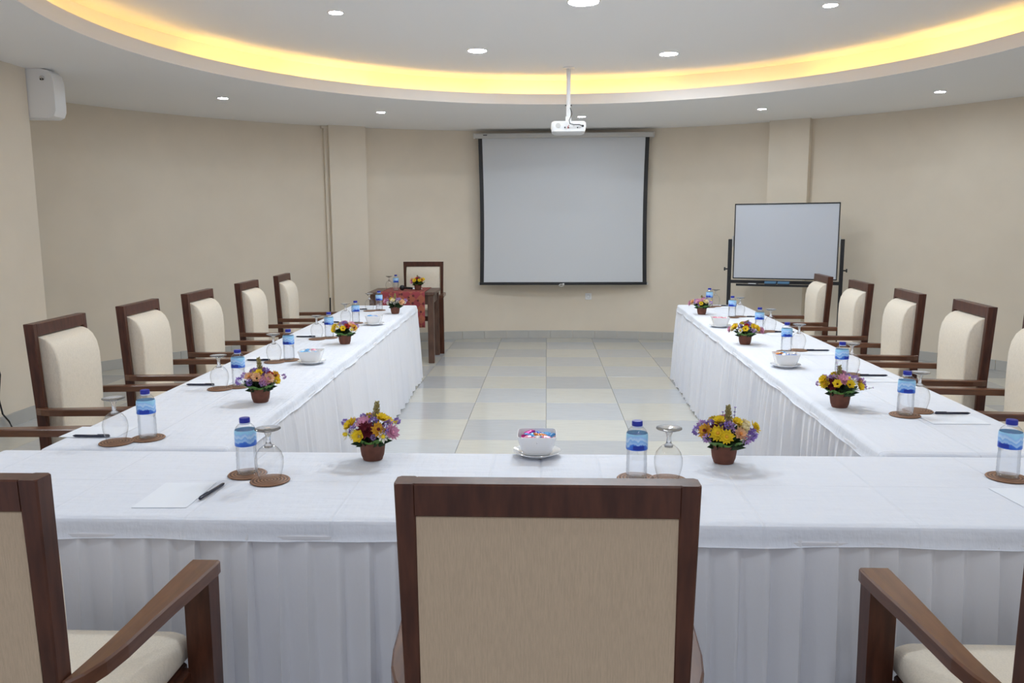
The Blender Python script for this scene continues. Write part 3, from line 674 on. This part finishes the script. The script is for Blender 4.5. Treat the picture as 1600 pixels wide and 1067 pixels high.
def pen(x, y, z, rz, lb):
    t = thing('pen', lb, 'pen', (x, y, z), rz, 'dark ballpoint pens'); inst('barrel', pen_b, t); inst('clip', pen_c, t)
def sheet(x, y, z, rz, lb):
    o = inst('note_sheet', paper_me, None, (x, y, z), (0, 0, rz)); tag(o, lb, 'paper', 'white note sheets')
def place(bx, by, gx, gy, who, pen_at=None, paper_at=None, rz=0, z=TH, glass=True, brz=0, prz=0):
    cz = z+.0008
    if (bx, by) != (None, None):
        coaster(bx, by, cz, 'round rattan coaster under the water bottle at '+who); bottle(bx, by, cz+.0052, brz, 'clear water bottle with blue cap and label at '+who)
    if glass:
        coaster(gx, gy, cz, 'round rattan coaster under the upturned goblet at '+who); goblet(gx, gy, cz+.0052, 'clear upturned goblet at '+who)
    if paper_at: sheet(paper_at[0], paper_at[1], cz, rz, 'white note sheet at '+who)
    if pen_at: pen(pen_at[0], pen_at[1], cz+(.0013), prz, 'dark pen at '+who)
place(-.902, 2.287, -.812, 2.228, 'the left seat of the front table', (-.939, 2.12), (-1.035, 2.10), rz=.03, brz=2.2, prz=math.radians(-96))
place(.264, 2.277, .354, 2.262, 'the centre seat of the front table', brz=-1.5)
place(1.350, 2.317, 0, 0, 'the right seat of the front table', None, (1.325, 2.12), rz=.06, glass=False, brz=3.6)
Lp = [((-1.412, 2.690), (-1.495, 2.632), (-1.625, 2.700), (-1.64, 2.775)), ((-1.445, 3.62), (-1.512, 3.562), (-1.640, 3.640), (-1.625, 3.71)), ((-1.450, 4.372), (-1.512, 4.306), (-1.620, 4.352), (-1.605, 4.43)),
      ((-1.472, 5.292), (-1.538, 5.230), (-1.645, 5.325), (-1.625, 5.40)), ((-1.492, 6.135), (-1.56, 6.09), (-1.70, 6.16), (-1.68, 6.24)), ((-1.512, 7.11), (-1.588, 7.055), (-1.705, 7.17), (-1.70, 7.25))]
for k, (b_, g_, p_, s_) in enumerate(Lp):
    place(*b_, *g_, 'the %s left-row place from the front' % WORD[k], p_, s_, rz=PI/2, brz=rs.uniform(-2.2, -.9), prz=0)
Rp = [((1.400, 3.108), (1.482, 3.180), (1.592, 3.126), (1.55, 3.045)), ((1.440, 3.905), (1.512, 3.975), (1.610, 3.935), (1.56, 3.865)), ((1.412, 4.712), (1.500, 4.768), (1.608, 4.745), (1.575, 4.675)),
      ((1.485, 5.60), (1.573, 5.645), (1.66, 5.59), (1.62, 5.51)), ((1.510, 6.535), (1.585, 6.59), (1.70, 6.55), (1.67, 6.48)), ((1.495, 7.385), (1.565, 7.45), (1.69, 7.47), (1.66, 7.40))]
for k, (b_, g_, p_, s_) in enumerate(Rp):
    place(*b_, *g_, 'the %s right-row place from the front' % WORD[k], p_, s_, rz=PI/2, brz=rs.uniform(-2.2, -.9), prz=PI)
# presenter's things
bottle(-1.665, 8.735, PT, -1.2, 'water bottle standing on the presenter table'); goblet(-1.765, 8.86, .781, 'clear upturned goblet on the presenter table')
sheet(-1.50, 9.0, PT, .3, 'white note sheet on the presenter table')
t = thing('microphone', 'black round-headed microphone lying on the presenter table', 'microphone', (-1.59, 8.70, PT), math.radians(60))
MB().lathe([(0, -.03), (.016, -.026), (.027, -.014), (.0305, 0), (.027, .014), (.016, .026), (0, .03)], 20).build('head', 'mic_black', t, True, (0, 0, .031))
MB().tube([(.02, 0, .028), (.08, 0, .022), (.17, 0, .014)], [.014, .013, .011], 12).build('handle', 'mic_black', t, True)

# ------------------------------------------------------------------ candy bowls
def sq(wd, z, e=.30, n=36):
    p = []
    for i in range(n):
        a = 2*PI*i/n; c_, s_ = math.cos(a), math.sin(a)
        p.append((wd/2*math.copysign(abs(c_)**e, c_), wd/2*math.copysign(abs(s_)**e, s_), z))
    return p
mb = MB(); mb.loft([sq(.078, 0, .5), sq(.088, .003, .45), sq(.100, .014, .38), sq(.114, .036, .33), sq(.1255, .060, .28), sq(.128, .064, .28), sq(.1275, .0655, .28), sq(.1225, .0655, .28), sq(.121, .062, .28), sq(.108, .034, .34), sq(.092, .013, .4), sq(.074, .008, .5)])
bowl_me = mb.mesh('candy_bowl', 'porcelain', True, 50)
mb = MB(); mb.lathe([(0, 0), (.043, 0), (.045, .004), (.052, .006), (.066, .010), (.077, .0155), (.0785, .0165), (.0775, .018), (.066, .0135), (.052, .009), (.044, .0075), (0, .0075)], 48); sauc_me = mb.mesh('saucer', 'porcelain', True, 50)
def candy_mesh(seed, col):
    r_ = random.Random(seed); mb = MB(); rings = []
    for x, s in ((-.026, .010), (-.021, .011), (-.0155, .004), (-.012, .009), (-.006, .0115), (.006, .0115), (.012, .009), (.0155, .004), (.021, .011), (.026, .010)):
        rings.append([(x+r_.uniform(-.001, .001), s*math.cos(2*PI*k/8)*(1 if abs(x) < .014 else 1.1)*r_.uniform(.85, 1.15), s*(.72 if abs(x) < .014 else .45)*math.sin(2*PI*k/8)*r_.uniform(.85, 1.15)) for k in range(8)])
    mb.loft(rings); return mb.mesh('wrapped_candy', 'foil_'+col)
CM = {c: candy_mesh(i, c) for i, c in enumerate(('magenta', 'blue', 'skyblue', 'pinkfoil', 'orangefoil', 'redfoil', 'gold_foil', 'silver', 'teal'))}
def bowl(x, y, rz, who, cols, dz=0):
    z = TH+.0008
    o = inst('saucer', sauc_me, None, (x, y, z)); tag(o, 'round white saucer under the candy bowl '+who, 'saucer', 'saucers under candy bowls')
    o = inst('candy_bowl', bowl_me, None, (x, y, z+.0085), (0, 0, rz)); tag(o, 'square white porcelain candy bowl '+who, 'bowl', 'candy bowls')
    r_ = random.Random(who); k = 0; cnt = {}
    spots = [(-.028, -.028, .020), (.014, -.03, .020), (.03, .012, .020), (-.03, .014, .020), (.0, .034, .020), (-.004, -.002, .021),
             (-.036, -.030, .040), (-.002, -.036, .041), (.036, -.030, .040), (-.014, .0, .042), (.020, .004, .042), (.038, .030, .040), (.006, .036, .041), (-.036, .034, .043)]
    names = dict(magenta='magenta', blue='blue', skyblue='sky-blue', pinkfoil='pink', orangefoil='orange', redfoil='dark red', gold_foil='gold', silver='silver', teal='teal')
    for i, (a, b, c) in enumerate(spots):
        col = cols[(i*5+i//3) % len(cols)]
        if i == 13: col = cols[0]
        k_ = .66 if i < 6 else .82
        p = Matrix.Rotation(rz, 4, 'Z') @ Vector((a*k_, b*k_, 0))
        o = inst('wrapped_candy', CM[col], None, (x+p.x, y+p.y, z+.0085+c+(.013 if i > 5 else .004)), (r_.uniform(-.35, .35), r_.uniform(-.35, .35), r_.uniform(0, 6)), 1.12)
        tag(o, 'small %s foil-wrapped candy in the bowl %s' % (names[col], who), 'candy', '%s candies in the bowl %s' % (names[col], who))
bowl(-.031, 2.520, 0, 'at the middle of the front table', ('magenta', 'blue', 'pinkfoil', 'orangefoil', 'blue', 'gold_foil', 'redfoil', 'silver', 'skyblue', 'teal'))
bowl(-1.292, 4.27, .05, 'on the left row, nearer one', ('skyblue', 'blue', 'skyblue', 'silver', 'pinkfoil'))
bowl(-1.325, 6.03, .05, 'on the left row, farther one', ('skyblue', 'silver', 'blue'))
bowl(1.258, 4.20, -.05, 'on the right row, nearer one', ('orangefoil', 'gold_foil', 'blue', 'silver', 'skyblue'))
bowl(1.280, 5.91, -.05, 'on the right row, farther one', ('pinkfoil', 'silver', 'redfoil'))

# ------------------------------------------------------------------ flower pots
mb = MB(); mb.lathe([(0, 0), (.0305, 0), (.032, .003), (.032, .006), (.0335, .008), (.0365, .016), (.0392, .036), (.0405, .050), (.0440, .054), (.0450, .060), (.0395, .060), (.036, .052), (0, .050)], 32); pot_me = mb.mesh('pot', 'terracotta', True, 45)
def petal(mb, base, d, n, ln, wd, cup, mi=0):
    d = Vector(d).normalized(); n = Vector(n).normalized(); s = d.cross(n).normalized(); base = Vector(base)
    mb.add([base, base+d*ln*.55+s*wd/2+n*cup*ln*.3, base+d*ln+n*cup*ln, base+d*ln*.55-s*wd/2+n*cup*ln*.3, base+d*ln*.55+n*cup*ln*.12], [(0, 1, 4), (1, 2, 4), (2, 3, 4), (3, 0, 4)], mi)
def mum(col, ctr, layers=3, n=11, R=.021, seed=0):
    r_ = random.Random(seed); mb = MB()
    for l in range(layers):
        for k in range(n):
            a = 2*PI*(k+.5*l)/n+r_.uniform(-.12, .12); e = .12+.34*l
            petal(mb, (.002*math.cos(a), .002*math.sin(a), .002*l), (math.cos(a), math.sin(a), e), (-math.cos(a)*e, -math.sin(a)*e, 1), R*(1-.2*l)*r_.uniform(.88, 1.1), R*.48, .18)
    mb.lathe([(0, .011), (.003, .010), (.005, .006), (.0045, 0)], 8, mi=1)
    return mb.mesh('bloom', ['petal_'+col, 'petal_'+ctr])
def cup(col, R=.015, seed=0):
    r_ = random.Random(seed); mb = MB()
    for l in range(3):
        for k in range(6):
            a = 2*PI*(k+.5*l)/6+r_.uniform(-.1, .1); e = .9+.7*l
            petal(mb, (.003*math.cos(a), .003*math.sin(a), 0), (math.cos(a), math.sin(a), e), (-math.cos(a)*e, -math.sin(a)*e, 1), R*1.25, R*1.05, -.12)
    return mb.mesh('bloom', ['petal_'+col])
def globe(col, R=.013, seed=0):
    r_ = random.Random(seed); mb = MB()
    for k in range(34):
        z = 1-2*(k+.5)/34*.8; a = k*2.39996; q = math.sqrt(max(0, 1-z*z)); d = Vector((q*math.cos(a), q*math.sin(a), z))
        t_ = Vector((-math.sin(a), math.cos(a), .3)); petal(mb, d*R*.45, d+t_*.25, t_, R*.62*r_.uniform(.85, 1.2), R*.5, .25)
    return mb.mesh('bloom', ['petal_'+col])
def daisy(col, seed=0): return mum(col, 'yellow', 1, 8, .015, seed)
def spike_mesh():
    mb = MB(); mb.tube([(0, 0, -.05), (0, 0, .05)], .002, 6)
    for k in range(40):
        z = k/40*.062; a = k*2.39996; rr_ = .0115*(1-.55*(k/40)**2); d = Vector((math.cos(a), math.sin(a), 1.1)); petal(mb, (0, 0, z-.002), d, (-math.cos(a), -math.sin(a), .9), rr_*1.5, .007, .25)
    return mb.mesh('grain_spike', 'spike_tan')
def sprig_mesh(col):
    mb = MB(); mb.tube([(0, 0, -.05), (.002, 0, 0), (.0, 0, .06)], .0008, 5)
    for z in (.06, .045, .034): 
        for k in range(5): a = k*1.3+z*90; petal(mb, (0, 0, z), (math.cos(a), math.sin(a), .6), (0, 0, 1), .006, .005, .2, 1)
    return mb.mesh('sprig', ['stem_green', 'petal_'+col])
def leaf_mesh(ln, wd, fold, droop, m):
    mb = MB(); v = []; f = []; n = 10
    for i in range(n+1):
        q = i/n; w_ = wd*math.sin(PI*min(.98, q*.9+.08))**.7/2*(1 if i < n else 0); z = droop*q*q*ln+.004*math.sin(q*6)
        v += [(ln*q, -w_, z+fold*w_), (ln*q, 0, z), (ln*q, w_, z+fold*w_)]
    for i in range(n):
        for j in range(2): f.append((3*i+j, 3*i+3+j, 3*i+4+j, 3*i+1+j))
    mb.add(v, f); return mb.mesh('leaf', m, True, 80)
FM = {'yellow': cup('yellow', .0135, 1), 'ymum': mum('yellow', 'gold', 3, 12, .021, 2), 'gold': mum('gold', 'maroon', 3, 12, .021, 3), 'purple': globe('purple', .0135, 4), 'lilac': globe('lilac', .0125, 5), 'pink': mum('pink', 'petal'[:0] or 'pink', 3, 13, .021, 6),
      'white': daisy('white', 7), 'cream': mum('cream', 'cream', 3, 12, .019, 8), 'maroon': mum('maroon', 'maroon', 4, 12, .024, 9), 'red': cup('red', .013, 10), 'peach': mum('peach', 'orange', 3, 10, .021, 11), 'orange': cup('peach', .016, 12), 'smallpurple': globe('purple', .009, 13), 'smalllilac': globe('lilac', .009, 14), 'whitecup': globe('white', .011, 15)}
SPIKE = spike_mesh(); SPR = {'purple': sprig_mesh('purple'), 'lilac': sprig_mesh('lilac')}
LEAF = leaf_mesh(.062, .030, .25, .55, 'leaf_green'); LEAFD = leaf_mesh(.060, .026, .25, .35, 'leaf_dark')
def collar_mesh(seed):
    # broad banana-leaf band folded round the front of the rim
    r_ = random.Random(seed); mb = MB(); v = []; f = []; n = 24
    for i in range(n+1):
        a = math.radians(-175+170*i/n); q = abs(i/n-.5)*2; w_ = .013+.016*q
        for j in range(3): 
            rr_ = .0425+.014*j/2+.026*q*j/2; v.append((rr_*math.cos(a), rr_*math.sin(a),   .058+w_*j/2+.003*math.sin(i*.9)*j/2))
    for i in range(n):
        for j in range(2): f.append((3*i+j, 3*i+3+j, 3*i+4+j, 3*i+1+j))
    mb.add(v, f); return mb.mesh('leaf_collar', 'leaf_green', True, 80)
COL = collar_mesh(1)
def foliage_mesh(seed):
    r_ = random.Random(seed); mb = MB()
    for k in range(90):
        a = r_.uniform(0, 2*PI); el = r_.uniform(.05, 1.45); d = Vector((math.cos(a)*math.cos(el), math.sin(a)*math.cos(el), math.sin(el)))
        t_ = Vector((-math.sin(a), math.cos(a), r_.uniform(-.4, .4))); petal(mb, Vector((0, 0, .056))+d*.014, d+t_*.2, t_, r_.uniform(.045, .068), .020, .15)
    return mb.mesh('foliage', 'leaf_dark')
FOL = foliage_mesh(3)
def pot(x, y, z, rz, lb, spec, sc_=1.0, spike=(.012, .01, .125), sprigs=(), collar=True):
    """spec: (bloom, azimuth deg seen from the viewer: 0 right, -90 front, elevation deg, radius factor)"""
    t = thing('flower_pot', lb, 'flower pot', (x, y, z), rz, 'small flower arrangements'); t.scale = (sc_,)*3
    inst('pot', pot_me, t); fo = inst('foliage', FOL, t)
    if collar: inst('leaf_collar', COL, t)
    r_ = random.Random(lb)
    for a in (-168, -12, 35, 90, 145): inst('leaf', LEAFD if a not in (-168, -12) else LEAF, t, (.026*math.cos(math.radians(a)), .026*math.sin(math.radians(a)), .055), (0, r_.uniform(-.35, -.1), math.radians(a)))
    for nm, az, el, rf in spec:
        a, e = math.radians(az), math.radians(el); R_ = Vector((.084, .084, .060))*rf
        d = Vector((math.cos(a)*math.cos(e), math.sin(a)*math.cos(e), math.sin(e)))
        p = Vector((d.x*R_.x, d.y*R_.y, .089+d.z*R_.z*.92)); nrm = Vector((d.x, d.y-.15, d.z*.9+.25)).normalized()
        o = inst('bloom', FM[nm], t, p, nrm.to_track_quat('Z', 'Y').to_euler(), r_.uniform(1.12, 1.34)); 
    if spike: inst('grain_spike', SPIKE, t, spike, (r_.uniform(-.1, .1), r_.uniform(-.15, .2), 0), (1.7, 1.7, 1.0))
    for (sx, sy, sz, c_, tx) in sprigs: inst('sprig', SPR[c_], t, (sx, sy, sz), (.05, tx, 0))
fill = [('purple', 60, 30, .9), ('yellow', 110, 32, .9), ('lilac', 150, 25, .95), ('white', 25, 25, .95), ('pink', 85, 55, .85)]
pot(-.558, 2.462, TH+.001, 0, 'flower pot on the front table, left, with a dark maroon bloom', [('maroon', -95, 28, .80), ('yellow', -108, 6, .95), ('purple', -135, 22, .9), ('pink', -35, 12, 1.08), ('white', -55, 3, 1.0), ('white', -148, 3, 1.0), ('gold', -62, 26, .92), ('purple', -48, 24, 1.0), ('purple', -70, 58, .95), ('smallpurple', 170, 24, 1.2), ('yellow', -150, 30, .98), ('ymum', -165, 36, .9), ('whitecup', -130, 50, .85), ('pink', -110, 52, .85), ('lilac', -20, 40, .95), ('smalllilac', -75, 4, .98), ('smallpurple', 150, 62, .95), ('yellow', -30, 60, .95), ('cream', -120, 6, .9), ('yellow', 0, 45, .8), ('smallpurple', 10, 32, 1.12)]+fill, spike=(.012, .0, .128))
pot(.557, 2.457, TH+.001, 0, 'flower pot on the front table, right, with a large yellow daisy bloom', [('ymum', -98, 14, .95), ('ymum', -118, 22, .88), ('gold', -150, 22, .98), ('purple', -38, 8, 1.02), ('purple', -28, 14, 1.05), ('lilac', -52, 2, .98), ('maroon', -128, 44, .82), ('peach', -62, 22, .9), ('cream', -45, 38, .92), ('ymum', -10, 24, 1.15), ('yellow', -55, 56, .98), ('purple', -105, 48, .95), ('lilac', -88, 54, .9), ('yellow', -125, 60, .98), ('purple', -150, 48, .98), ('purple', -170, 16, 1.12), ('lilac', -140, 4, 1.0), ('smalllilac', -82, 36, .95), ('cream', -25, 44, .98), ('white', 0, 36, .98)]+fill, spike=(.012, .0, .122), sprigs=((.026, .0, .115, 'purple', .06), (-.008, .0, .10, 'purple', 0)))
pot(-1.226, 3.300, TH+.001, .35, 'flower pot on the left row, nearest, with purple and apricot blooms', [('purple', -120, 12, 1.02), ('purple', -158, 12, 1.1), ('orange', -100, 30, .9), ('orange', -62, 22, .92), ('yellow', -92, 52, .95), ('peach', -130, 36, .92), ('lilac', -70, 36, .92), ('red', -48, 38, .9), ('yellow', -40, 8, 1.0), ('gold', -30, 28, .98), ('purple', -50, 60, 1.0), ('purple', -125, 62, 1.02), ('lilac', -82, 6, 1.0), ('pink', -76, 16, .95), ('smalllilac', -14, 16, 1.25), ('maroon', -78, 44, .75)]+fill, spike=(.004, .0, .132))
pot(-1.297, 5.022, TH+.001, .3, 'flower pot on the left row, middle, with red and white blooms', [('red', -80, 34, .9), ('white', -62, 10, 1.0), ('white', -128, 30, .95), ('yellow', -142, 8, 1.0), ('ymum', -150, 30, .95), ('gold', -45, 20, .98), ('peach', -55, 40, .9), ('purple', -90, 60, 1.0), ('lilac', -20, 26, 1.08), ('yellow', -100, 20, .95), ('pink', -30, 46, .9), ('lilac', -120, 58, .95)]+fill, spike=None)
pot(-1.315, 6.835, TH+.001, .3, 'flower pot on the left row, farthest, with pale lilac and orange blooms', [('orange', -50, 18, .98), ('orange', -62, 10, .98), ('whitecup', -100, 12, 1.0), ('whitecup', -80, 24, .95), ('whitecup', -120, 22, 1.0), ('lilac', -75, 44, .95), ('whitecup', -140, 12, 1.05), ('cream', -115, 40, .9), ('lilac', -20, 24, 1.2), ('pink', -160, 22, 1.1), ('lilac', -50, 50, .95), ('whitecup', -30, 10, 1.08), ('smalllilac', 180, 30, 1.2)]+fill, spike=(.0, 0, .115), sprigs=((-.03, .0, .11, 'lilac', -.3), (-.04, 0, .09, 'lilac', -.45)), collar=False)
pot(1.202, 3.257, TH+.001, -.3, 'flower pot on the right row, nearest, with yellow rosebuds', [('yellow', -102, 20, .95), ('yellow', -66, 20, .95), ('yellow', -38, 8, 1.02), ('yellow', -148, 26, 1.0), ('ymum', -140, 14, .95), ('lilac', -122, 46, .98), ('lilac', -135, 40, .98), ('smalllilac', -160, 8, 1.12), ('lilac', -35, 42, 1.02), ('lilac', -25, 26, 1.08), ('pink', -84, 42, .85), ('white', -60, 46, .9), ('whitecup', -48, 26, .95), ('maroon', -120, 20, .78), ('gold', -28, 20, .95), ('smalllilac', -20, 8, 1.1)]+fill, spike=(-.006, 0, .110), sprigs=((-.012, .0, .12, 'lilac', -.1), (.04, .0, .10, 'lilac', .4), (.06, -.02, .075, 'lilac', 1.3)))
pot(1.250, 5.035, TH+.001, -.3, 'flower pot on the right row, middle, with a red centre and purple blooms', [('purple', -115, 34, .95), ('red', -80, 40, .85), ('yellow', -86, 18, .95), ('lilac', -52, 8, 1.0), ('ymum', -45, 32, 1.0), ('ymum', -140, 26, 1.0), ('purple', -60, 54, .98), ('smalllilac', -72, 22, .95), ('cream', -150, 12, 1.02), ('pink', -165, 4, 1.1), ('white', -108, 6, .95), ('pink', -18, 4, 1.2), ('yellow', -30, 14, 1.0)]+fill, spike=(.004, 0, .092))
pot(1.312, 6.780, TH+.001, -.3, 'flower pot on the right row, farthest, with pink blooms', [('yellow', -88, 10, 1.0), ('pink', -110, 30, .95), ('peach', -150, 18, 1.02), ('lilac', -130, 18, .98), ('cream', -58, 30, .95), ('pink', -75, 44, .9), ('lilac', -30, 16, 1.1), ('pink', -165, 4, 1.15), ('whitecup', -105, 56, 1.0), ('lilac', -60, 56, .95), ('smalllilac', -100, -4, 1.05)]+fill, spike=(.004, 0, .10), sprigs=((.03, 0, .095, 'lilac', .3),))
pot(-1.43, 8.79, PT, 0, 'flower pot with yellow blooms on the presenter table', [('yellow', -70, 20, .95), ('ymum', -110, 20, .95), ('gold', -45, 26, 1.0), ('peach', -140, 26, 1.0), ('pink', -130, 4, 1.02), ('red', -90, 44, .9), ('yellow', -30, 30, 1.0), ('peach', -110, 52, .9)]+fill, spike=(.0, 0, .10), collar=True)
